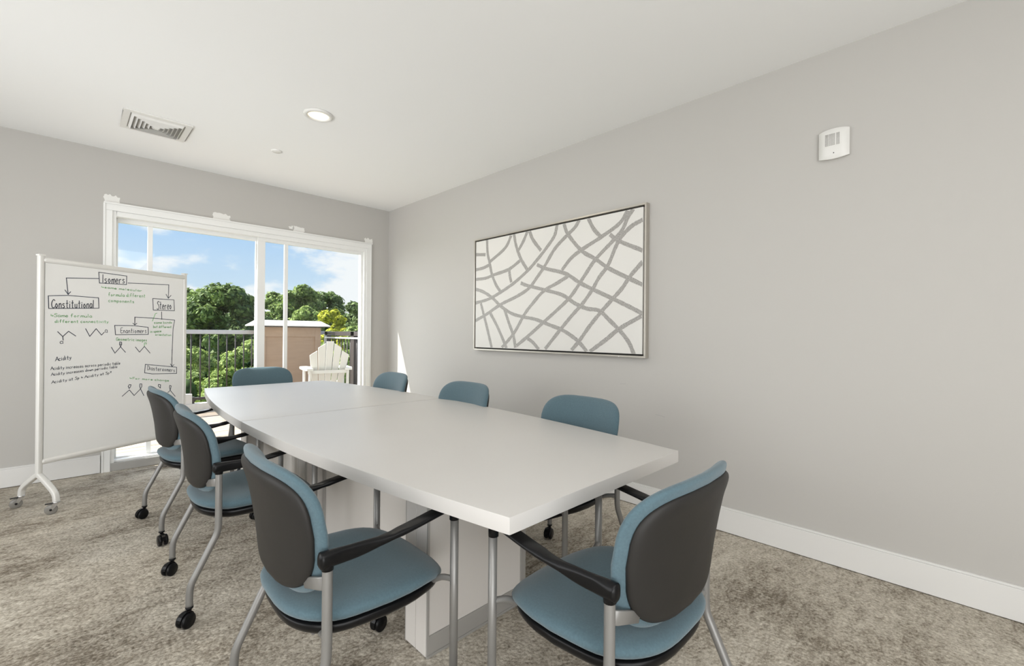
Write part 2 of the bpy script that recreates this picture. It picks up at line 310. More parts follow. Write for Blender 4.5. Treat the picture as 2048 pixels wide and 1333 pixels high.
struct(MB().box(XR-.015, XR, YF, YB, .004, .143).box(XR-.011, XR, YF, YB, .143, .153).obj('baseboard_right', MT['trim'], bevel=.002))
struct(MB().box(XL, .212, YB-.015, YB, .004, .143).box(XL, .212, YB-.011, YB, .143, .153).obj('baseboard_back', MT['trim'], bevel=.002))
struct(MB().box(2.652, XR-.015, YB-.015, YB, .004, .143).box(2.652, XR-.015, YB-.011, YB, .143, .153).obj('baseboard_back', MT['trim'], bevel=.002))
# scuffs on the right wall
def scuff(y, z, l, a):
    m = Matrix.Translation((XR, y, z))@Matrix.Rotation(a, 4, 'X')
    MB().box(-.0006, 0, -l/2, l/2, -.0018, .0018, m).obj('scuff_mark', MT['alu'], bpy.data.objects['wall_right'])
scuff(1.46, .655, .07, .12); scuff(1.75, .848, .045, -.1)

# ---------------------------------------------------------------- sliding door with casing
door = empty('door_1', (0, 0, 0)); door['kind'] = 'structure'
door['label'] = 'white framed sliding glass door opening onto the deck'
def dpart(name, m, *boxes, bevel=.003, par=None):
    b = MB()
    for q in boxes: b.box(*q)
    return b.obj(name, m, par or door, bevel=bevel)
YC = YB-.018
dpart('casing', MT['frame'], (.219, .275, YC, YB, .0, 2.228))
dpart('casing', MT['frame'], (2.588, 2.647, YC, YB, .0, 2.228))
dpart('casing', MT['frame'], (.219, 2.647, YC, YB, 2.228, 2.296))
dpart('casing_edge', MT['frame'], (.219, 2.647, YC-.008, YC, 2.282, 2.296), (.219, .230, YC-.006, YC, 0, 2.282), (2.636, 2.647, YC-.006, YC, 0, 2.282))
dpart('door_frame', MT['frame'], (.275, .300, YB-.004, YO-.01, .0, 2.228), (2.560, 2.588, YB-.004, YO-.01, 0, 2.228), (.300, 2.560, YB-.004, YO-.03, 2.185, 2.228))
dpart('sill', MT['alu'], (.275, 2.588, YB-.012, YO+.02, .0, .07))
dpart('sill_track', MT['frame'], (.300, 2.560, YB+.012, YO, .07, .088))
def sash(x0, x1, y, mx):
    dpart('sash_rail', MT['frame'], (x0, x1, y, y+.035, 2.150, 2.190))
    dpart('sash_rail', MT['frame'], (x0, x1, y, y+.035, .086, .100))
    return y
yl, yr = YB+.075, YB+.035
sash(.300, 1.455, yl, .53); sash(1.405, 2.560, yr, 1.68)
dpart('sash_stile', MT['frame'], (.300, .318, yl, yl+.035, .10, 2.15)); dpart('sash_stile', MT['frame'], (1.400, 1.455, yl, yl+.035, .10, 2.15))
dpart('sash_stile', MT['frame'], (1.405, 1.478, yr, yr+.035, .10, 2.15)); dpart('sash_stile', MT['frame'], (2.537, 2.560, yr, yr+.035, .10, 2.15))
dpart('muntin', MT['frame'], (.520, .556, yl+.004, yl+.031, .10, 2.15)); dpart('muntin', MT['frame'], (1.668, 1.705, yr+.004, yr+.031, .10, 2.15))
for x0, x1, y in ((.318, .520, yl), (.556, 1.400, yl), (1.478, 1.668, yr), (1.705, 2.537, yr)):
    dpart('pane', MT['glass'], (x0, x1, y+.016, y+.020, .10, 2.15), bevel=0)
dpart('latch', MT['frame'], (1.392, 1.404, yl-.012, yl, 1.86, 2.12))

# made-up window bars around the side fill light, on the left wall out of view
fill_frame = empty('fill_light_frame', (XL, 2.4, 1.35)); fill_frame['kind'] = 'structure'
for a in ((-1.90, 1.90, .95, 1.02), (-1.90, 1.90, -1.02, -.95), (-1.90, -1.80, -.95, .95), (1.80, 1.90, -.95, .95), (-.03, .03, -.95, .95)):
    MB().box(0, .045, a[0], a[1], a[2], a[3]).obj('frame', MT['frame'], fill_frame, bevel=.003)

# ---------------------------------------------------------------- ceiling fittings
vx, vy = .468, 4.26
vent = empty('ceiling_vent', (vx, vy, H), 0, 'white square louvred air vent in the ceiling above the whiteboard', 'vent')
def ring(b, r0, r1, z0, z1):
    """square ring from half size r0 at z0 to r1 at z1 (thin sloped blades)"""
    c0 = [(-r0, -r0), (r0, -r0), (r0, r0), (-r0, r0)]; c1 = [(-r1, -r1), (r1, -r1), (r1, r1), (-r1, r1)]
    t = .0022
    for i in range(4):
        j = (i+1) % 4
        p = [Vector((*c0[i], z0)), Vector((*c0[j], z0)), Vector((*c1[j], z1)), Vector((*c1[i], z1))]
        q = [v+Vector((0, 0, t)) for v in p]
        b.add(p+q, [(0, 1, 2, 3), (7, 6, 5, 4), (0, 4, 5, 1), (1, 5, 6, 2), (2, 6, 7, 3), (3, 7, 4, 0)])
b = MB(); R0, R1 = .197, .158
b.box(-R0, R0, -R0, -R1, -.010, 0).box(-R0, R0, R1, R0, -.010, 0).box(-R0, -R1, -R1, R1, -.010, 0).box(R1, R0, -R1, R1, -.010, 0)
b.obj('frame', MT['plastic'], vent, bevel=.003)
MB().box(-R1, R1, -R1, R1, -.0015, -.0005).obj('duct_opening', MT['grille'], vent)
for k in range(6):
    r = .152-.0245*k; b = MB(); ring(b, r, r-.014, -.004-.001*k, -.024-.0008*k); b.obj('louvre', MT['plastic'], vent)
MB().box(-.014, .014, -.014, .014, -.026, -.022).obj('centre_plate', MT['plastic'], vent)

lampo = empty('recessed_downlight', (1.252, 3.215, H), 0, 'lit round recessed light with white ring in the ceiling', 'ceiling light')
MB().lathe([(.070, -.004), (.072, -.012), (.084, -.014), (.096, -.008), (.098, 0), (.070, -.001), (.070, -.004)], 40).obj('trim_ring', MT['plastic'], lampo)
MB().lathe([(.0001, -.006), (.04, -.007), (.071, -.0045)], 32).obj('diffuser', MT['lamp'], lampo)
ld = bpy.data.lights.new('downlight_lamp', 'AREA'); ld.shape = 'DISK'; ld.size = .13; ld.energy = 6; ld.color = (1, .9, .74)
lo = bpy.data.objects.new('downlight_lamp', ld); COL.objects.link(lo); lo.location = (1.252, 3.215, H-.017)
sp = tag(MB().lathe([(.0001, -.010), (.034, -.010), (.040, -.006), (.040, 0)], 32).obj('sprinkler_cover', MT['plastic'], loc=(1.255, 4.113, H)),
         'small white round sprinkler cover plate in the ceiling beyond the light', 'sprinkler')

# ---------------------------------------------------------------- wall alarm
al = empty('wall_alarm', (XR, .487, 2.225), 0, 'white speaker alarm with slotted grille high on the right wall', 'alarm')
def alarm_body():
    # grid over the face, bulging towards the room; y = width, z = height
    nu, nv = 16, 14; w, h = .067, .070; vs = []; fs = []
    for j in range(nv+1):
        for i in range(nu+1):
            u, v = -1+2*i/nu, -1+2*j/nv
            zz = v*h+(.010*(1-u*u) if v > 0 else -.010*(1-u*u))*abs(v)
            d = .020+.022*(1-u**4)*(1-.55*abs(v)**4)
            vs.append((-d, u*w, zz))
    n0 = len(vs)
    for j in range(nv+1):
        for i in range(nu+1):
            p = vs[j*(nu+1)+i]; vs.append((0, p[1]*.94, p[2]*.94))
    for j in range(nv):
        for i in range(nu):
            a = j*(nu+1)+i; fs.append((a, a+1, a+nu+2, a+nu+1)); fs.append((a+n0, a+nu+1+n0, a+nu+2+n0, a+1+n0))
    for i in range(nu):
        fs.append((i, i+n0, i+1+n0, i+1)); a = nv*(nu+1)+i; fs.append((a, a+1, a+1+n0, a+n0))
    for j in range(nv):
        a = j*(nu+1); fs.append((a, a+nu+1, a+nu+1+n0, a+n0)); a += nu; fs.append((a, a+n0, a+nu+1+n0, a+nu+1))
    return MB().add(vs, fs, True)
alarm_body().obj('housing', MT['plastic'], al, angle=.6)
for g, (y0, y1) in enumerate(((.0205, .0375), (-.0070, .0175), (-.0275, -.0100))):
    b = MB()
    for k in range(9):
        z0 = -.012+.0070*k
        for q in range(int(round((y1-y0)/.0052))):
            yy = y0+.0052*q; b.box(-.0432, -.040, yy, yy+.0034, z0, z0+.0050)
    tag(b.obj('grille', MT['grille'], al), kind='stuff')
MB().lathe([(.0001, .0012), (.0026, .0008), (.0028, 0)], 12, Matrix.Translation((-.0395, -.002, -.052))@Matrix.Rotation(-PI/2, 4, 'Y')).obj('indicator', MT['dark'], al)

# ---------------------------------------------------------------- framed picture on the right wall
pic = empty('framed_picture', (XR, 2.475, 1.587), 0, 'large framed canvas of grey criss-crossing bands on white', 'picture')
PY0, PY1, PZ0, PZ1 = 1.550, 3.396, 1.046, 2.127   # outer size, world
def pbox(name, m, y0, y1, z0, z1, x0, x1, bevel=0):
    return MB().box(x0-XR, x1-XR, y0-2.475, y1-2.475, z0-1.587, z1-1.587).obj(name, m, pic, bevel=bevel)
t = .013; X0 = XR-.047; X1 = XR-.002
for a in ((PY0, PY1, PZ1-t, PZ1), (PY0, PY1, PZ0, PZ0+t), (PY0, PY0+t, PZ0+t, PZ1-t), (PY1-t, PY1, PZ0+t, PZ1-t)):
    pbox('frame_moulding', MT['pframe'], a[0], a[1], a[2], a[3], X0, X1, .0015)
pbox('backing', MT['pgap'], PY0+t, PY1-t, PZ0+t, PZ1-t, XR-.012, XR-.004)
g = .013
cv = pbox('canvas', MT['canvas'], PY0+t+g, PY1-t-g, PZ0+t+g, PZ1-t-g, XR-.043, XR-.012, .002)
yc0, yc1, zc0, zc1 = PY0+t+g+.001, PY1-t-g-.001, PZ0+t+g+.001, PZ1-t-g-.001
for li, l in enumerate(PAINTED):
    pts = catmull([(p[0], p[1], 0) for p in l], 7)
    vs = []; rr = random.Random(li)
    for i, p in enumerate(pts):
        tt = (pts[min(i+1, len(pts)-1)]-pts[max(i-1, 0)]).normalized(); n_ = Vector((-tt.y, tt.x, 0))
        w = .0152+rr.uniform(-.0016, .0016)
        for s_ in (1, -1):
            q = p+n_*w*s_; yy = min(max(q.x, yc0), yc1); zz = min(max(q.y, zc0), zc1)
            vs.append((XR-.0431-.00003*li-XR, yy-2.475, zz-1.587))
    fs = [(2*i, 2*i+1, 2*i+3, 2*i+2) for i in range(len(pts)-1)]
    vb = [(v[0]-.0008, v[1], v[2]) for v in vs]; n2 = len(vs)
    b = MB(); b.add(vb, fs); 
    b.add(vs+vb, [(2*i, 2*i+2, n2+2*i+2, n2+2*i) for i in range(len(pts)-1)]+[(2*i+1, n2+2*i+1, n2+2*i+3, 2*i+3) for i in range(len(pts)-1)])
    b.obj('painted_band', MT['glitter'], cv)
MB().box(-.0478, -.0468, -.72, -.712, -.540, -.534).obj('chip', MT['plastic'], pic)

# ---------------------------------------------------------------- conference table
TZ, TT = .730, .047
TCX, TCY, THL = 1.311, 2.640, 1.812
def table_edge(y):
    t = (y-TCY)/THL; return .650-.160*t*t
tbl = empty('conference_table', (TCX, TCY, 0), 0, 'long pale grey boat-shaped conference table with a seam across the middle', 'table')
SEAM = 2.700
def top_half(y0, y1):
    n = 22; ys = [y0+(y1-y0)*i/n for i in range(n+1)]
    pts = [(table_edge(y), y-TCY) for y in ys]+[(-table_edge(y), y-TCY) for y in reversed(ys)]
    b = MB().prism(pts, TZ-TT, TZ)
    return b.obj('tabletop', MT['table'], tbl, bevel=.0035, angle=.5)
top_half(TCY-THL, SEAM-.0022); top_half(SEAM+.0022, TCY+THL)
MB().box(-.5, .5, -.03+SEAM-TCY, .03+SEAM-TCY, TZ-TT-.02, TZ-TT).obj('joining_rail', MT['alu'], tbl)
def pedestal(y0, y1, x0=.955, x1=1.665):
    X0_, X1_, Y0_, Y1_ = x0-TCX, x1-TCX, y0-TCY, y1-TCY
    zt = TZ-TT-.001
    p = MB().box(X0_+.006, X1_-.006, Y0_+.006, Y1_-.006, .012, zt).obj('pedestal', MT['tablebase'], tbl)
    # aluminium frame on the two broad faces, pale boards on the two narrow ends with a gap between them
    for yy in (Y0_, Y1_-.006):
        MB().box(X0_, X0_+.010, yy, yy+.006, .010, zt).box(X1_-.03, X1_, yy, yy+.006, .010, zt).box(X0_+.01, X1_-.03, yy, yy+.006, .010, .078).box(X0_, X1_, yy-.003, yy+.006, 0.0, .010).obj('edging', MT['alu'], p, bevel=.001)
    ym = (Y0_+Y1_)/2
    for a, c in ((Y0_+.006, ym-.0015), (ym+.0015, Y1_-.006)):
        MB().box(X0_-.001, X0_+.006, a, c, .004, zt).obj('end_board', MT['tablebase'], p, bevel=.001)
        MB().box(X1_-.006, X1_+.001, a, c, .004, zt).obj('end_board', MT['tablebase'], p, bevel=.001)
pedestal(1.393, 1.544, .955, 1.485); pedestal(2.590, 2.800); pedestal(3.740, 3.891)
for y0, y1 in ((1.544, 2.590), (2.800, 3.740)):
    p = MB().box(1.06-TCX, 1.085-TCX, y0-TCY, y1-TCY, .05, TZ-TT-.001).obj('side_panel', MT['tablebase'], tbl)
    for ya, yb in ((y0, y0+.03), (y1-.03, y1)): MB().box(1.052-TCX, 1.060-TCX, ya-TCY, yb-TCY, .05, TZ-TT-.001).obj('edging', MT['alu'], p)
    MB().box(1.40-TCX, 1.425-TCX, y0-TCY, y1-TCY, .05, TZ-TT-.001).obj('side_panel', MT['tablebase'], tbl)

# ---------------------------------------------------------------- office chair (x forward, y left)
HW, XFR, XRR, XRC = .266, .220, -.176, -.275
def pad_mesh(name, outline, fmap, t_front, t_back, n=56, pw=3.2, rings=(1, .992, .975, .945, .90, .82, .68, .5, .3, .12)):
    """closed cushion: outline(theta)->(a,b); fmap(a,b)->(point, normal); thickness profiles front/back"""
    th = [2*PI*i/n for i in range(n)]; O = [outline(t) for t in th]
    vs = []; idx = []
    cx = sum(o[0] for o in O)/n; cy = sum(o[1] for o in O)/n
    def row(s_, side, T):
        h = T*(max(0, 1-s_**pw))**(1/2.2); r = []
        for o in O:
            a, b_ = cx+(o[0]-cx)*s_, cy+(o[1]-cy)*s_
            p, nn = fmap(a, b_); vs.append(p+nn*h*side); r.append(len(vs)-1)
        return r
    def cap(side, T):
        p, nn = fmap(cx, cy); vs.append(p+nn*T*side); return len(vs)-1
    front = [row(s_, 1, t_front) for s_ in rings]; back = [front[0]]+[row(s_, -1, t_back) for s_ in rings[1:]]
    fs = []
    for R_, flip in ((front, False), (back, True)):
        for i in range(len(R_)-1):
            for j in range(n):
                q = (R_[i][j], R_[i][(j+1) % n], R_[i+1][(j+1) % n], R_[i+1][j]); fs.append(q[::-1] if flip else q)
    c1 = cap(1, t_front); c2 = cap(-1, t_back)
    for j in range(n): fs.append((front[-1][j], front[-1][(j+1) % n], c1)); fs.append((back[-1][(j+1) % n], back[-1][j], c2))
    return MB().add(vs, fs, True).mesh(name)

def sgn(x, e): return math.copysign(abs(x)**e, x)
# --- backrest
BZ0, BZ1 = .490, .862
def back_outline(k=0):
    def f(t):
        a = sgn(math.cos(t), .46); b_ = sgn(math.sin(t), .46)
        u = (b_+1)/2
        w = .216+.044*math.sin(min(1, u*1.5)*PI/2)
        return (a*(w-k), (BZ0+BZ1)/2+b_*((BZ1-BZ0)/2-k)-(.006*k/.018*max(0, b_)))
    return f
def back_pos(y, z, off=0):
    u = (z-BZ0)/(BZ1-BZ0)
    x = -.225-.004*u-.050*u*u-.022*(max(0, u-.72)/.28)**2
    x += .070*(abs(y)/.26)**2.2*(1-.35*u)
    return Vector((x+off, y, z))
def back_map(off):
    def f(y, z):
        p = back_pos(y, z, off); dy = back_pos(y+.003, z, off)-back_pos(y-.003, z, off); dz = back_pos(y, z+.003, off)-back_pos(y, z-.003, off)
        return p, dy.cross(dz).normalized()
    return f
def seat_outline(k=0):
    def f(t):
        a = sgn(math.cos(t), .62); b_ = sgn(math.sin(t), .62)
        x = .015+a*(.262-k); w = (.256-.030*max(0, -a)-.050*max(0, a)**2)
        return (x, b_*(w-k))
    return f
def seat_map(z0, dip=.012):
    def pos(x, y):
        z = z0-.062*max(0, (x-.12)/.155)**2+.018*max(0, (-x-.12)/.13)-dip*math.exp(-((x+.06)/.13)**2-(y/.15)**2)+.010*(abs(y)/.25)**2*math.exp(-((x-.02)/.16)**2)
        return Vector((x, y, z))
    def f(x, y):
        p = pos(x, y); dx = pos(x+.003, y)-pos(x-.003, y); dy = pos(x, y+.003)-pos(x, y-.003)
        return p, dx.cross(dy).normalized()
    return f
ME = {}
ME['backrest'] = pad_mesh('backrest', back_outline(), back_map(.010), .026, .022, pw=5)
ME['back_shell'] = pad_mesh('back_shell', back_outline(.018), back_map(-.008), .004, .022, pw=9)
ME['seat'] = pad_mesh('seat', seat_outline(), seat_map(.440), .034, .038, pw=4.0)
ME['seat_pan'] = pad_mesh('seat_pan', seat_outline(.012), seat_map(.408), .010, .038, pw=9)
def leg_front(s):
    return MB().tube([(XFR, s*HW, .070), (XFR, s*HW, .35), (XFR, s*HW, .632)], .0130, 14, ref=Vector((1, 0, 0))).mesh('leg')
def leg_rear(s):
    path = catmull([(XRC, s*HW, .078), (XRC, s*HW, .12), (XRC+.006, s*HW, .165), (XRC+.034, s*HW, .225), (XRR-.026, s*HW, .305), (XRR-.004, s*HW, .355), (XRR, s*HW, .41), (XRR, s*HW, .48), (XRR, s*HW, .64)], 5)
    return MB().tube(path, .0132, 14, ref=Vector((1, 0, 0))).mesh('leg')
def rect_sec(w, h, r=.35, n=4):
    pts = []
    rr = min(w, h)*r
    for cx_, cy_, a0 in ((w/2-rr, h/2-rr, 0), (-w/2+rr, h/2-rr, PI/2), (-w/2+rr, -h/2+rr, PI), (w/2-rr, -h/2+rr, 1.5*PI)):
        for k in range(n): a = a0+PI/2*k/(n-1); pts.append((cx_+rr*math.cos(a), cy_+rr*math.sin(a)))
    return pts
def armrest(s):
    ctrl = [(-.200, .267, .628), (-.196, .267, .628), (-.188, .267, .628), (-.165, .268, .628), (-.10, .272, .629), (-.02, .275, .636), (.07, .275, .650), (.15, .272, .663), (.205, .268, .671), (.240, .266, .672)]
    path = catmull([(x, s*y, z) for x, y, z in ctrl], 4); L0 = len(path); n = len(path); secs = []
    for i in range(n):
        u = max(0, (path[i].x+.2)/.438); q = min(1, max(0, (u-.22)/.40)); q = q*q*(3-2*q)      # blade turns into a flat strap
        w = .021+(.046-.021)*q; h = .044+(.013-.044)*q
        if u < .5: h *= 1-.38*(u/.5)**1.5
        x_ = path[i].x
        w += (.034-w)*min(1, max(0, (-.135-x_)/.045)); e = 1-.62*max(0, (-.190-x_)/.010)**2
        secs.append(rect_sec(w*e, h*min(1, e+.12), .48))
    b = MB().sweep(path, secs)
    b.lathe([(.0001, .600), (.0150, .600), (.0156, .612), (.0150, .632), (.0001, .634)], 16, Matrix.Translation((XRR, s*HW, 0)))
    b.lathe([(.0001, .620), (.0150, .620), (.0152, .640), (.0185, .658), (.021, .672), (.0001, .674)], 16, Matrix.Translation((XFR, s*(HW-.002), 0)))
    return b.mesh('armrest')
def caster_mesh():
    b = MB(); b.tube([(0, 0, .060), (0, 0, .088)], .0085, 10, ref=Vector((1, 0, 0)))
    b.lathe([(.0001, .076), (.0145, .076), (.0145, .070), (.0001, .070)], 14)
    # hood
    pr = []
    for k in range(11):
        a = math.radians(-15+k*19); pr.append((-.016+.0335*math.cos(a), .032+.0335*math.sin(a)))
    pr.append((-.016-.006, .030)); pr.append((-.016+.008, .024))
    b.prism(pr, -.008, .008, Matrix(((1, 0, 0, 0), (0, 0, 1, 0), (0, 1, 0, 0), (0, 0, 0, 1))))
    return b.mesh('caster')
def wheel_mesh(r=.030, w=.016):
    return MB().lathe([(.0001, -w/2), (r*.55, -w/2), (r*.62, -w/2+.002), (r*.9, -w/2+.001), (r, -w/2+.004), (r, w/2-.004), (r*.9, w/2), (.0001, w/2)], 22, Matrix.Rotation(PI/2, 4, 'X')).mesh('wheel')
ME['caster'] = caster_mesh(); ME['wheel'] = wheel_mesh()
def frame_mesh():
    b = MB()
    b.tube(catmull([(XFR, -HW, .432), (XFR-.015, -.22, .425), (XFR-.03, -.15, .392), (XFR-.03, 0, .388), (XFR-.03, .15, .392), (XFR-.015, .22, .425), (XFR, HW, .432)], 4), .0095, 10)
    b.tube(catmull([(XRR, -HW, .415), (XRR+.01, -.22, .405), (XRR+.02, -.15, .385), (XRR+.02, 0, .384), (XRR+.02, .15, .385), (XRR+.01, .22, .405), (XRR, HW, .415)], 4), .0100, 10)
    for s in (-1, 1): b.box(XRR, XFR-.03, s*.15-.012, s*.15+.012, .380, .398)
    return b.mesh('seat_frame')
ME['seat_frame'] = frame_mesh()
def bracket_mesh(s):
    b = MB(); b.sweep([(XRR, s*HW, .565), (XRR-.012, s*.245, .560), (XRR-.03, s*.19, .548)], [rect_sec(.008, .036), rect_sec(.008, .034), rect_sec(.008, .03)])
    return b.mesh('back_bracket')
for s in (-1, 1):
    ME['lf', s] = leg_front(s); ME['lr', s] = leg_rear(s); ME['arm', s] = armrest(s); ME['br', s] = bracket_mesh(s)
crng = random.Random(11)
def make_chair(x, y, deg, label, cast):
    t = empty('office_chair', (x, y, 0), math.radians(deg), label, 'chair', 'blue office chairs around the conference table')
    link('seat', ME['seat'], MT['fabric'], t); link('seat_pan', ME['seat_pan'], MT['black'], t)
    link('backrest', ME['backrest'], MT['fabric'], t); link('back_shell', ME['back_shell'], MT['shell'], t)
    link('seat_frame', ME['seat_frame'], MT['tube'], t)
    i = 0
    for s in (-1, 1):
        link('armrest', ME['arm', s], MT['black'], t); link('back_bracket', ME['br', s], MT['tube'], t)
        for k, lx in (('lf', XFR), ('lr', XRC)):
            link('leg', ME[k, s], MT['tube'], t)
            c = link('caster', ME['caster'], MT['black'], t, (lx, s*HW, 0), (0, 0, math.radians(cast[i]))); i += 1
            for q in (-.0135, .0135): link('wheel', ME['wheel'], MT['black'], c, (-.016, q, .030))
    return t
# caster yaw order: right-front, right-rear, left-front, left-rear
make_chair(.664, 1.403, -2.0, 'blue fabric office chair with dark shell back, nearest on the left side of the table', (150, 20, 200, 10))
make_chair(.650, 2.490, -1.7, 'middle blue office chair on the left side, its two black rear casters in view', (170, 35, 160, 40))
make_chair(.654, 3.460, 2.5, 'blue office chair overlapping the whiteboard, farthest of the three on the left', (20, 95, 160, 25))
make_chair(1.148, .738, 89.7, 'large foreground blue office chair seen from behind at the near table end', (0, 20, 200, 10))
make_chair(1.765, 1.470, 178.3, 'blue office chair by the right wall nearest the camera, behind the table corner', (10, 200, 160, 150))
make_chair(1.750, 2.440, 180.5, 'middle blue office chair of the three backs along the right wall', (30, 20, 160, 10))
make_chair(1.750, 3.440, 179.0, 'smallest-looking blue office chair by the right wall, beside the room corner', (30, 70, 160, 10))
make_chair(1.330, 4.480, -90.5, 'blue office chair at the far table end in front of the glass door', (30, 70, 160, 10))

# ---------------------------------------------------------------- mobile whiteboard (x along the board, -y faces the room)
WB = empty('mobile_whiteboard', (-.115, 4.35, 0), math.radians(29), 'white rolling whiteboard covered in black and green handwritten chemistry notes', 'whiteboard')
WL = .97
MB().box(.010, WL-.012, -.011, .011, .322, 1.668).obj('writing_board', MT['wb'], WB)
for z, r in ((1.674, .020), (.322, .0205)):
    MB().tube([(.0, -.002, z), (.012, -.002, z), (WL-.012, -.002, z), (WL, -.002, z)], [r*.7, r, r, r*.7], 12).obj('frame_rail', MT['wbframe'], WB)
for x in (-.008, WL):
    MB().sweep([(x, 0, .235), (x, 0, 1.702)], [rect_sec(.034, .034, .4)]*2, ref=Vector((1, 0, 0)), smooth=False).obj('post', MT['wbframe'], WB, angle=.5)
    MB().box(x-.018, x+.018, -.018, .018, 1.700, 1.710).obj('post_cap', MT['plastic'], WB, bevel=.003)
def caster_big(par, x, y, ang):
    b = MB(); b.lathe([(.0001, .080), (.019, .080), (.019, .072), (.010, .068), (.0001, .068)], 16)
    for s in (-1, 1):
        b.prism([(-.016, .070), (.014, .070), (-.018, .026), (-.030, .026)], s*.0135-.0015, s*.0135+.0015, Matrix(((1, 0, 0, 0), (0, 0, 1, 0), (0, 1, 0, 0), (0, 0, 0, 1))))
    c = b.obj('caster', MT['chrome'], par, loc=(x, y, 0), rot=(0, 0, ang))
    MB().lathe([(.0001, -.009), (.010, -.010), (.016, -.008), (.027, -.009), (.032, -.005), (.032, .005), (.027, .009), (.016, .008), (.010, .010), (.0001, .009)], 26, Matrix.Translation((-.024, 0, .032))@Matrix.Rotation(PI/2, 4, 'X')).obj('wheel', MT['wheel'], c)
    MB().lathe([(.0001, -.0155), (.007, -.0155), (.007, .0155), (.0001, .0155)], 10, Matrix.Translation((-.024, 0, .032))@Matrix.Rotation(PI/2, 4, 'X')).obj('axle', MT['black'], c)
    if par.get('brake', 0) == 0: MB().box(-.052, .0, -.010, .010, .069, .073).obj('brake_lever', MT['black'], c)
for x in (-.008, WL):
    for s in (-1, 1):
        path = catmull([(x, 0, .238), (x, s*.03, .222), (x, s*.085, .188), (x, s*.140, .150), (x, s*.168, .120), (x, s*.176, .080)], 4)
        MB().sweep(path, [rect_sec(.030, .032, .25)]*len(path), ref=Vector((1, 0, 0)), smooth=False).obj('foot', MT['wbframe'], WB, angle=.6)
        caster_big(WB, x, s*.176, math.radians(-35 if s < 0 else -20))
FONT = {
 'A': [[(0,0),(.45,1),(.9,0)],[(.2,.4),(.7,.4)]], 'C': [[(.8,.85),(.5,1),(.1,.7),(.05,.3),(.35,0),(.8,.12)]],
 'D': [[(.1,0),(.1,1)],[(0,1),(.5,.95),(.8,.6),(.6,.1),(.1,0)]], 'E': [[(.7,1),(.1,.95),(.1,.0),(.7,.03)],[(.1,.5),(.6,.52)]],
 'F': [[(.7,1),(.1,.95),(.1,0)],[(.1,.5),(.6,.52)]], 'G': [[(.8,.85),(.4,1),(.05,.6),(.2,.05),(.7,.05),(.75,.45),(.45,.42)]],
 'I': [[(.2,0),(.2,1)]], 'S': [[(.75,.9),(.4,1),(.1,.78),(.6,.45),(.6,.1),(.2,0),(.0,.12)]],
 'a': [[(.6,.5),(.25,.55),(.05,.25),(.25,0),(.6,.2),(.6,.5),(.65,0)]], 'b': [[(.1,1),(.1,0),(.5,.02),(.6,.3),(.4,.52),(.1,.35)]],
 'c': [[(.6,.48),(.3,.55),(.08,.28),(.3,0),(.62,.08)]], 'd': [[(.6,.45),(.25,.5),(.05,.22),(.3,0),(.6,.18)],[(.6,1),(.62,0)]],
 'e': [[(.08,.28),(.58,.3),(.45,.55),(.2,.5),(.06,.22),(.3,0),(.6,.08)]], 'f': [[(.6,.95),(.35,1),(.28,.7),(.28,0)],[(.08,.5),(.5,.5)]],
 'g': [[(.6,.5),(.25,.55),(.05,.28),(.3,.03),(.6,.2),(.6,.5),(.55,-.3),(.15,-.32)]], 'h': [[(.1,1),(.1,0)],[(.1,.35),(.4,.52),(.6,.35),(.6,0)]],
 'i': [[(.2,.5),(.2,0)],[(.2,.68),(.22,.72)]], 'k': [[(.1,1),(.1,0)],[(.5,.5),(.1,.22),(.55,0)]], 'l': [[(.2,1),(.22,0)]],
 'm': [[(.05,0),(.08,.5)],[(.08,.35),(.28,.52),(.38,.3),(.38,0)],[(.38,.35),(.6,.52),(.72,.3),(.72,0)]],
 'n': [[(.08,0),(.1,.5)],[(.1,.35),(.38,.53),(.58,.35),(.6,0)]], 'o': [[(.3,.52),(.07,.27),(.3,0),(.57,.25),(.3,.52)]],
 'p': [[(.1,.5),(.08,-.35)],[(.1,.42),(.4,.52),(.6,.28),(.35,.02),(.1,.1)]], 'r': [[(.1,.5),(.1,0)],[(.1,.3),(.3,.5),(.52,.46)]],
 's': [[(.52,.48),(.25,.52),(.12,.36),(.5,.2),(.42,.02),(.08,.04)]], 't': [[(.3,.9),(.3,.05),(.5,0)],[(.08,.58),(.55,.6)]],
 'u': [[(.08,.5),(.12,.08),(.4,.02),(.58,.2),(.58,.5)],[(.58,.2),(.62,0)]], 'v': [[(.05,.5),(.3,0),(.58,.5)]], 'w': [[(.02,.5),(.18,0),(.36,.4),(.54,0),(.72,.5)]],
 'y': [[(.08,.5),(.3,.1)],[(.6,.5),(.3,-.1),(.08,-.3)]], '>': [[(.1,.8),(.1,.35),(.6,.35)],[(.45,.52),(.65,.35),(.45,.18)]],
 '2': [[(.1,.85),(.4,1),(.6,.75),(.1,.5),(.6,.5)]], '1': [[(.2,0),(.2,1)]],
}
def ribbon(b, pts, w, y):
    P = [Vector((p[0], 0, p[1])) for p in pts]
    for i in range(len(P)-1):
        d = P[i+1]-P[i]
        if d.length < 1e-6: continue
        d.normalize(); n = Vector((-d.z, 0, d.x))*w/2; e = d*w*.35
        q = [P[i]-e+n, P[i]-e-n, P[i+1]+e-n, P[i+1]+e+n]
        b.add([(v.x, y, v.z) for v in q]+[(v.x, y+.0003, v.z) for v in q], [(0, 1, 2, 3), (0, 4, 5, 1), (1, 5, 6, 2), (2, 6, 7, 3), (3, 7, 4, 0)])
YW = -.0116
bk, bg_ = MB(), MB()
for c, pts in STROKES: ribbon(bk if c == 'k' else bg_, pts, .0048, YW)
trng = random.Random(5)
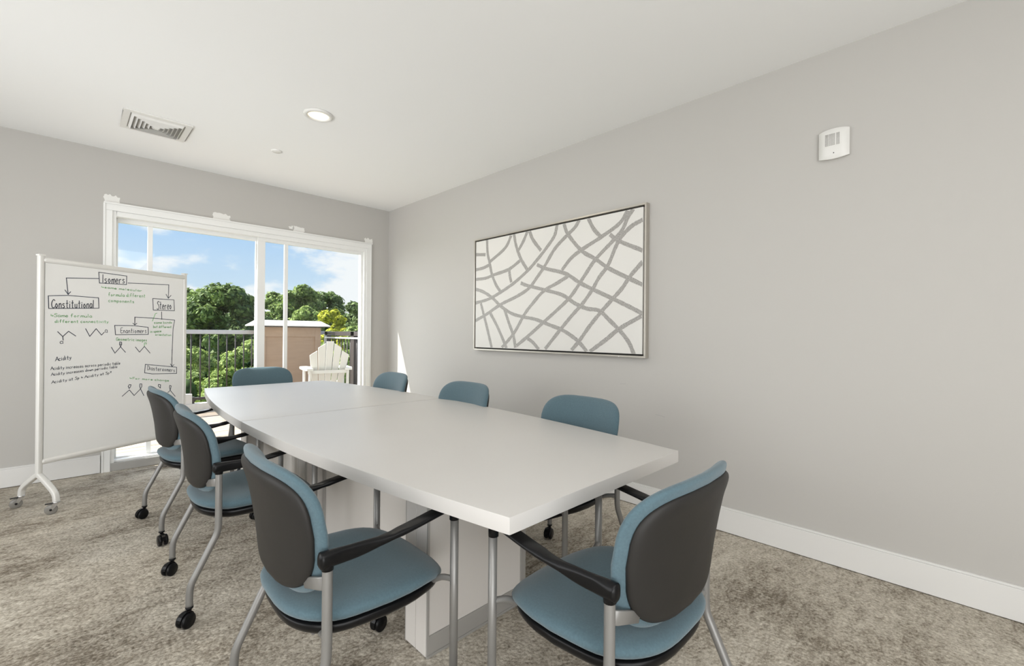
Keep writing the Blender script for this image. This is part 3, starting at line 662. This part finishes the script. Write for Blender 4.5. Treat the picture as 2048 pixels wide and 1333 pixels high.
for c, txt, A, E_, h in TEXTS:
    adv = [(.40 if ch == ' ' else (.45 if ch in 'Iil1' and txt != 'Cl' else (.95 if ch in 'mwA' else .78))) for ch in txt]
    tot = sum(adv); L_ = E_[0]-A[0]; h = abs(h)*.9; big = h > .045
    x = 0; b = bk if c == 'k' else bg_
    small = len(txt) > 22
    for ch, a in zip(txt, adv):
        for st in FONT.get(ch, []):
            pts = []
            dz = trng.uniform(-.03, .03)
            for u, v in st:
                xx = (x+u*a/.78*.9)/tot*L_
                pts.append((A[0]+xx, A[1]+(E_[1]-A[1])*xx/L_+(v+dz)*h))
            if len(pts) > 3: pts = [(q.x, q.y) for q in catmull([(p[0], p[1], 0) for p in pts], 3)]
            ribbon(b, pts, .0046 if big else (.0026 if small else .0032), YW-.0002)
        x += a
wboard = [o for o in WB.children if o.name.startswith('writing_board')][0]
tag(bk.obj('black_handwriting', MT['ink'], wboard), 'black marker notes, boxes and zigzag molecule sketches')
tag(bg_.obj('green_handwriting', MT['gink'], wboard), 'green marker notes')

# ---------------------------------------------------------------- outside: deck, railing, shed, garden seat
DZ = .085
YD0, YD1, XD0, XD1 = YO+.02, 7.50, -1.6, 3.12
deck = MB().box(XD0, XD1, YD0, YD1, DZ-.20, DZ-.03).obj('deck', MT['dark']); deck['kind'] = 'structure'
wpl = .138; n = int((YD1-.12-YD0)/wpl)
for i in range(n+1):
    y0 = YD0+i*wpl; y1 = min(y0+wpl-.006, YD1-.12)
    if y1-y0 > .02: MB().box(XD0, XD1-.08, y0, y1, DZ-.028, DZ+random.uniform(-.001, .001)).obj('plank', MT['deck'], deck, bevel=.002)
MB().box(XD0, XD1, YD1-.12, YD1, DZ-.1, DZ+.125).obj('curb', MT['conc'], deck, bevel=.006)
MB().box(XD1-.08, XD1+.02, YD0, YD1-.12, DZ-.1, DZ+.05).obj('curb', MT['conc'], deck, bevel=.006)

YRL = 7.44
rb = empty('deck_railing', (0, YRL, DZ), 0, 'dark metal balustrade with a pale top rail along the back of the deck', 'railing')
def rbox(par, name, m, *a, bevel=0):
    o = par.location; return MB().box(a[0]-o.x, a[1]-o.x, a[2]-o.y, a[3]-o.y, a[4]-o.z, a[5]-o.z).obj(name, m, par, bevel=bevel)
rbox(rb, 'top_rail', MT['railtop'], XD0, 3.02, YRL-.028, YRL+.028, 1.165, 1.222, bevel=.006)
rbox(rb, 'bottom_rail', MT['rail'], XD0, 3.02, YRL-.015, YRL+.015, .255, .290)
x = 1.215-.106*26
while x < 3.0:
    if x > XD0: MB().tube([(x, 0, .255-DZ), (x, 0, 1.17-DZ)], .0085, 8, ref=Vector((1, 0, 0))).obj('baluster', MT['rail'], rb)
    x += .106
rbox(rb, 'post', MT['rail'], 1.205, 1.255, YRL-.025, YRL+.025, DZ+.12, .30)
rbox(rb, 'foot_block', MT['conc'], 1.12, 1.225, YRL-.05, YRL+.03, DZ+.125, .345, bevel=.004)
rs = empty('deck_railing', (3.06, 6.4, DZ), 0, 'dark balustrade on the right side of the deck behind the white chair', 'railing')
rbox(rs, 'top_rail', MT['rail'], 3.03, 3.09, YD0+.02, 7.41, 1.150, 1.218, bevel=.004)
rbox(rs, 'middle_rail', MT['railtop'], 3.02, 3.07, YD0+.02, 7.41, 1.105, 1.130, bevel=.004)
rbox(rs, 'bottom_rail', MT['rail'], 3.045, 3.075, YD0+.02, 7.41, .235, .265)
y = YD0+.08
while y < 7.4:
    MB().tube([(0, y-6.4, .25-DZ), (0, y-6.4, 1.12-DZ)], .0085, 8, ref=Vector((1, 0, 0))).obj('baluster', MT['rail'], rs); y += .106
for yy in (6.43, 7.40): rbox(rs, 'post', MT['rail'], 3.03, 3.10, yy-.055, yy+.055, DZ-.03, 1.218, bevel=.003)

# storage cupboard with a small hipped roof
sh = empty('storage_cupboard', (2.43, 7.28, DZ), 0, 'tan outdoor cupboard with a pale shallow hipped lid at the deck railing', 'cupboard')
sx0, sx1, sy0, sy1, sz1 = 1.995, 2.867, 7.20, 7.36, 1.275
rbox(sh, 'body', MT['tan'], sx0, sx1, sy0, sy1, DZ, sz1, bevel=.003)
for a in ((sx0, sx0+.075, DZ, sz1), (sx1-.09, sx1, DZ, sz1), (sx0+.075, sx1-.09, 1.13, sz1), (sx0+.075, sx1-.09, DZ, DZ+.09)):
    rbox(sh, 'trim_board', MT['tan'], a[0], a[1], sy0-.020, sy0, a[2], a[3], bevel=.003)
rbox(sh, 'eave_shade_strip', MT['dark'], sx0-.03, sx1+.05, sy0-.05, sy1+.02, sz1, sz1+.012)  # dark strip put in for the shadow under the lid
o = sh.location
b = MB(); e0, e1, g0, g1, zz = 1.875, 2.980, 7.08, 7.48, sz1+.012
lo_ = [(e0, g0, zz), (e1, g0, zz), (e1, g1, zz), (e0, g1, zz)]; mid_ = [(x_, y_, z_+.012) for x_, y_, z_ in lo_]
hi_ = [(e0+.09, g0+.17, zz+.090), (e1-.09, g0+.17, zz+.090), (e1-.09, g1-.17, zz+.090), (e0+.09, g1-.17, zz+.090)]
vs = [(a[0]-o.x, a[1]-o.y, a[2]-o.z) for a in lo_+mid_+hi_]
b.add(vs, [(3, 2, 1, 0), (8, 9, 10, 11)]+[(i, (i+1) % 4, 4+(i+1) % 4, 4+i) for i in range(4)]+[(4+i, 4+(i+1) % 4, 8+(i+1) % 4, 8+i) for i in range(4)])
b.obj('lid', MT['roofw'], sh)

# adirondack chair seen from behind: local +y is the way it faces, origin on the deck
def adirondack(x, y, rz, label, sc=1.08):
    t = empty('adirondack_chair', (x, y, DZ), rz, label, 'garden chair')
    t.scale = (.84, .84, 1.06); m = MT['adir']
    def bx(name, x0, x1, y0, y1, z0, z1, mm=None):
        return MB().box(x0, x1, y0, y1, z0, z1, mm).obj(name, m, t, bevel=.003)
    # back slats: fan, leaning back (towards -y)
    tops = [.83, .92, .965, .92, .83]; n_ = 5
    for i in range(n_):
        u = (i-2)/2; xb = u*.155; xt = u*.235; w0, w1 = .070, .112; h = tops[i]; hh = h+.0
        y0, y1 = .02, -.30*(h/.95)
        L0, L1 = xb-w0/2, xb+w0/2
        T0, T1 = xt-w1/2+.003, xt+w1/2-.003
        zl = h; zA = zl-(.055 if u < 0 else (.02 if u == 0 else 0)); zB = zl-(.055 if u > 0 else (.02 if u == 0 else 0))
        b = MB(); p = [(L0, y0, .18), (L1, y0, .18), (T1, y1*(zB/h), zB), (T0, y1*(zA/h), zA)]
        q = [(a, c+.020, d) for a, c, d in p]
        b.add(p+q, [(0, 1, 2, 3), (7, 6, 5, 4), (0, 4, 5, 1), (1, 5, 6, 2), (2, 6, 7, 3), (3, 7, 4, 0)])
        b.obj('back_slat', m, t, bevel=.003)
    bx('back_rail', -.30, .30, -.215, -.165, .545, .585); bx('lower_back_rail', -.22, .22, -.05, -.02, .26, .33)
    for s in (-1, 1):
        a0, a1 = sorted((s*.225, s*.345))
        b = MB(); pts = [(s*.235, -.26), (s*.33, -.28), (s*.365, -.10), (s*.37, .28), (s*.33, .36), (s*.25, .36), (s*.215, .24), (s*.235, -.05)]
        if s < 0: pts = pts[::-1]
        b.prism(pts, .585, .612); b.obj('arm', m, t, bevel=.004)
        c0, c1 = sorted((s*.285, s*.315)); bx('front_leg', c0, c1, .24, .33, 0, .585)
        c0, c1 = sorted((s*.262, s*.292)); bx('rear_leg', c0, c1, -.24, -.16, .12, .585)
        b = MB(); c0, c1 = sorted((s*.255, s*.285))
        b.prism([(.42, .28), (.42, .38), (.30, .40), (-.10, .30), (-.46, .06), (-.46, 0), (-.34, 0)], c0, c1, Matrix(((0, 0, 1, 0), (1, 0, 0, 0), (0, 1, 0, 0), (0, 0, 0, 1))))
        b.obj('side_rail', m, t, bevel=.002)
    for i in range(6):
        yy = .42-i*.083; zz_ = .392-max(0, i-1)*.022 if i else .378
        bx('seat_slat', -.285, .285, yy-.072, yy, zz_, zz_+.020)
    return t
adirondack(2.50, 6.05, math.radians(-13), 'white slatted garden chair on the deck seen from behind through the glass')
# ---------------------------------------------------------------- ground and trees
gr = MB().box(-60, 120, 9, 140, -5.3, -5.0).obj('lawn', MT['grass']); gr['kind'] = 'structure'
def px_ground(px, depth):
    k = (px-1024)/F_PX; d = fwd+rgt*k; return d.x*depth, d.y*depth
LEAF = dict(dark=leaf_mat('dark_leaves', (.045, .085, .022), (.20, .27, .075)), mid=leaf_mat('mid_leaves', (.075, .14, .028), (.30, .38, .10)),
            light=leaf_mat('light_leaves', (.13, .21, .04), (.44, .52, .16)), yellow=leaf_mat('yellow_leaves', (.30, .34, .02), (.58, .56, .05)))
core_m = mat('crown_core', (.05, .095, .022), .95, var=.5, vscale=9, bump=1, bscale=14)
def foliage(name, blobs, leaf, n, seed, m, par):
    """leaf cards over a set of ellipsoid clumps; blobs: (cx,cy,cz,rx,ry,rz)"""
    rg = np.random.RandomState(seed); B = np.array(blobs, float)
    area_ = B[:, 3]*B[:, 5]; pk = rg.choice(len(B), n, p=area_/area_.sum())
    d = rg.normal(size=(n, 3)); d /= np.linalg.norm(d, axis=1)[:, None]
    C_ = B[pk, :3]+d*B[pk, 3:6]*(1.0-.42*rg.uniform(0, 1, n)**2+.22*rg.uniform(0, 1, n)**3)[:, None]*(1+.10*np.sin(d[:, :1]*7+d[:, 2:3]*9))
    nn = d+rg.normal(size=(n, 3))*.55+np.array([0, 0, .35]); nn /= np.linalg.norm(nn, axis=1)[:, None]
    a = np.cross(nn, rg.normal(size=(n, 3))); a /= np.linalg.norm(a, axis=1)[:, None]; b_ = np.cross(nn, a)
    s_ = leaf*rg.uniform(.55, 1.3, n)[:, None]
    V = np.stack([C_-a*s_, C_-b_*s_*.55+nn*s_*.12, C_+a*s_, C_+b_*s_*.55+nn*s_*.12], 1).reshape(-1, 3)
    me = bpy.data.meshes.new(name); me.vertices.add(4*n); me.vertices.foreach_set('co', V.ravel())
    me.loops.add(4*n); me.loops.foreach_set('vertex_index', np.arange(4*n)); me.polygons.add(n)
    me.polygons.foreach_set('loop_start', np.arange(0, 4*n, 4)); me.polygons.foreach_set('loop_total', np.full(n, 4)); me.update(calc_edges=True)
    return link(name, me, m, par)
def tree(name, px, depth, top_z, half_w, kind, label, cat, group, seed, low=-5.0, crown_h=None, leaf=.13, n=17000, ks=60):
    x, y = px_ground(px, depth); t = empty(name, (x, y, low), 0, label, cat, group); rg = random.Random(seed)
    Hh = top_z-low; ch = crown_h or Hh*.8; cz = Hh-ch/2
    blobs = []
    for i in range(ks):
        a = rg.uniform(0, 2*PI); u = rg.uniform(-1, 1); rr = math.sqrt(max(0, 1-u*u))*rg.uniform(.55, .95)
        r = half_w*rg.uniform(.15, .30)
        zc = cz+u*(ch/2-r*.7); w = half_w-r*.6
        blobs.append((math.cos(a)*rr*w, math.sin(a)*rr*w, zc, r, r, r*rg.uniform(.65, .85)))
    foliage('foliage', blobs, leaf, n, seed, LEAF[kind], t)
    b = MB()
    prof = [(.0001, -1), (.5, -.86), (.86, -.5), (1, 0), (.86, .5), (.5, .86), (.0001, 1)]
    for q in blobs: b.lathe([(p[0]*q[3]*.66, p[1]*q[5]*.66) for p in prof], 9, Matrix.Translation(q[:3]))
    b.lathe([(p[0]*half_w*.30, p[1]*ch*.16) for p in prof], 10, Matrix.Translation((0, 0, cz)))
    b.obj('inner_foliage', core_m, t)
    MB().tube([(0, 0, 0), (.05, .02, Hh*.3), (0, .05, Hh*.62)], [half_w*.07, half_w*.055, half_w*.03], 8, ref=Vector((1, 0, 0))).obj('trunk', MT['bark'], t)
    return t
G1, G2 = 'tall trees beyond the deck', 'bushes below the deck'
tree('tree', 352, 30, 4.2, 2.6, 'dark', 'dark green tree half hidden behind the whiteboard edge', 'tree', G1, 21)
tree('tree', 448, 24, 3.75, 2.6, 'dark', 'big rounded dark green tree filling the large left pane', 'tree', G1, 22, n=26000, ks=90)
tree('tree', 404, 27, 3.75, 1.9, 'mid', 'mid green tree beside the whiteboard, left of the big rounded one', 'tree', G1, 23)
tree('tree', 552, 33, 4.4, 1.7, 'mid', 'green tree showing in the narrow pane above the cupboard', 'tree', G1, 24)
tree('tree', 600, 31, 4.5, 1.9, 'mid', 'tallest green tree just right of the thin door bar', 'tree', G1, 25, n=20000)
tree('tree', 654, 38, 4.7, 2.4, 'dark', 'dark green tree behind the yellow one', 'tree', G1, 26, n=20000)
tree('tree', 706, 31, 3.3, 1.7, 'dark', 'dark green tree lower to the right of the yellow one', 'tree', G1, 27)
tree('tree', 505, 36, 3.0, 1.8, 'light', 'pale green tree low behind the door stile', 'tree', G1, 28)
tree('tree', 745, 43, 4.6, 2.3, 'dark', 'dark green tree at the right edge of the door', 'tree', G1, 29)
tree('tree', 664, 21, 2.30, 1.3, 'yellow', 'small yellow-green tree above the white garden chair', 'tree', G1, 30, leaf=.075, n=20000)
tree('tree', 722, 19, 1.9, .9, 'mid', 'bright green small tree at the right door frame', 'tree', G1, 31, leaf=.08)
tree('tree', 610, 24, 2.6, 1.3, 'light', 'light green small tree right of the thin bar, above the cupboard lid', 'tree', G1, 32, leaf=.09)
for i, (px, dp, tz, hw, lb) in enumerate(((330, 46, 4.2, 3.2, 'hidden behind the whiteboard'), (398, 50, 3.6, 3.4, 'behind the gap at the whiteboard edge'), (470, 48, 3.2, 3.2, 'behind the big rounded tree'),
    (535, 52, 3.6, 3.4, 'behind the door stile and the narrow pane'), (600, 47, 4.0, 3.2, 'behind the tallest tree right of the thin bar'), (660, 52, 4.0, 3.4, 'behind the yellow-green tree'), (725, 46, 3.4, 3.2, 'at the right door frame'))):
    tree('tree', px, dp, tz, hw, 'mid' if i % 2 else 'dark', 'far tree in the back row '+lb, 'tree', 'distant row of trees', 80+i, n=14000, leaf=.17)
for i, (px, dp, tz, hw, kd, lb) in enumerate((
    (372, 13.5, .75, 1.0, 'light', 'light green bush behind the railing nearest the whiteboard'),
    (418, 15.5, .05, 1.1, 'mid', 'mid green bush behind the railing balusters, low in the left pane'),
    (462, 13.0, .15, .9, 'light', 'light green bush behind the railing at the middle of the left pane'),
    (500, 15.0, .90, 1.1, 'light', 'light green bush behind the railing beside the door stile'),
    (400, 10.8, -.55, .9, 'light', 'bright lowest bush under the railing above the table corner'),
    (455, 10.8, -.75, .9, 'light', 'bright low bush behind the blue chair at the far end'),
    (650, 15.0, .85, 1.0, 'light', 'light green bush behind the side balusters left of the white chair top'),
    (690, 13.0, .75, .9, 'light', 'light green bush behind the side balusters right of the white chair'),
    (722, 14.5, 1.0, .9, 'mid', 'mid green bush behind the side railing at the door edge'))):
    tree('bush', px, dp, tz, hw, kd, lb, 'bush', G2, 50+i, low=-5.0, crown_h=2.9, leaf=.06, n=13000, ks=40)
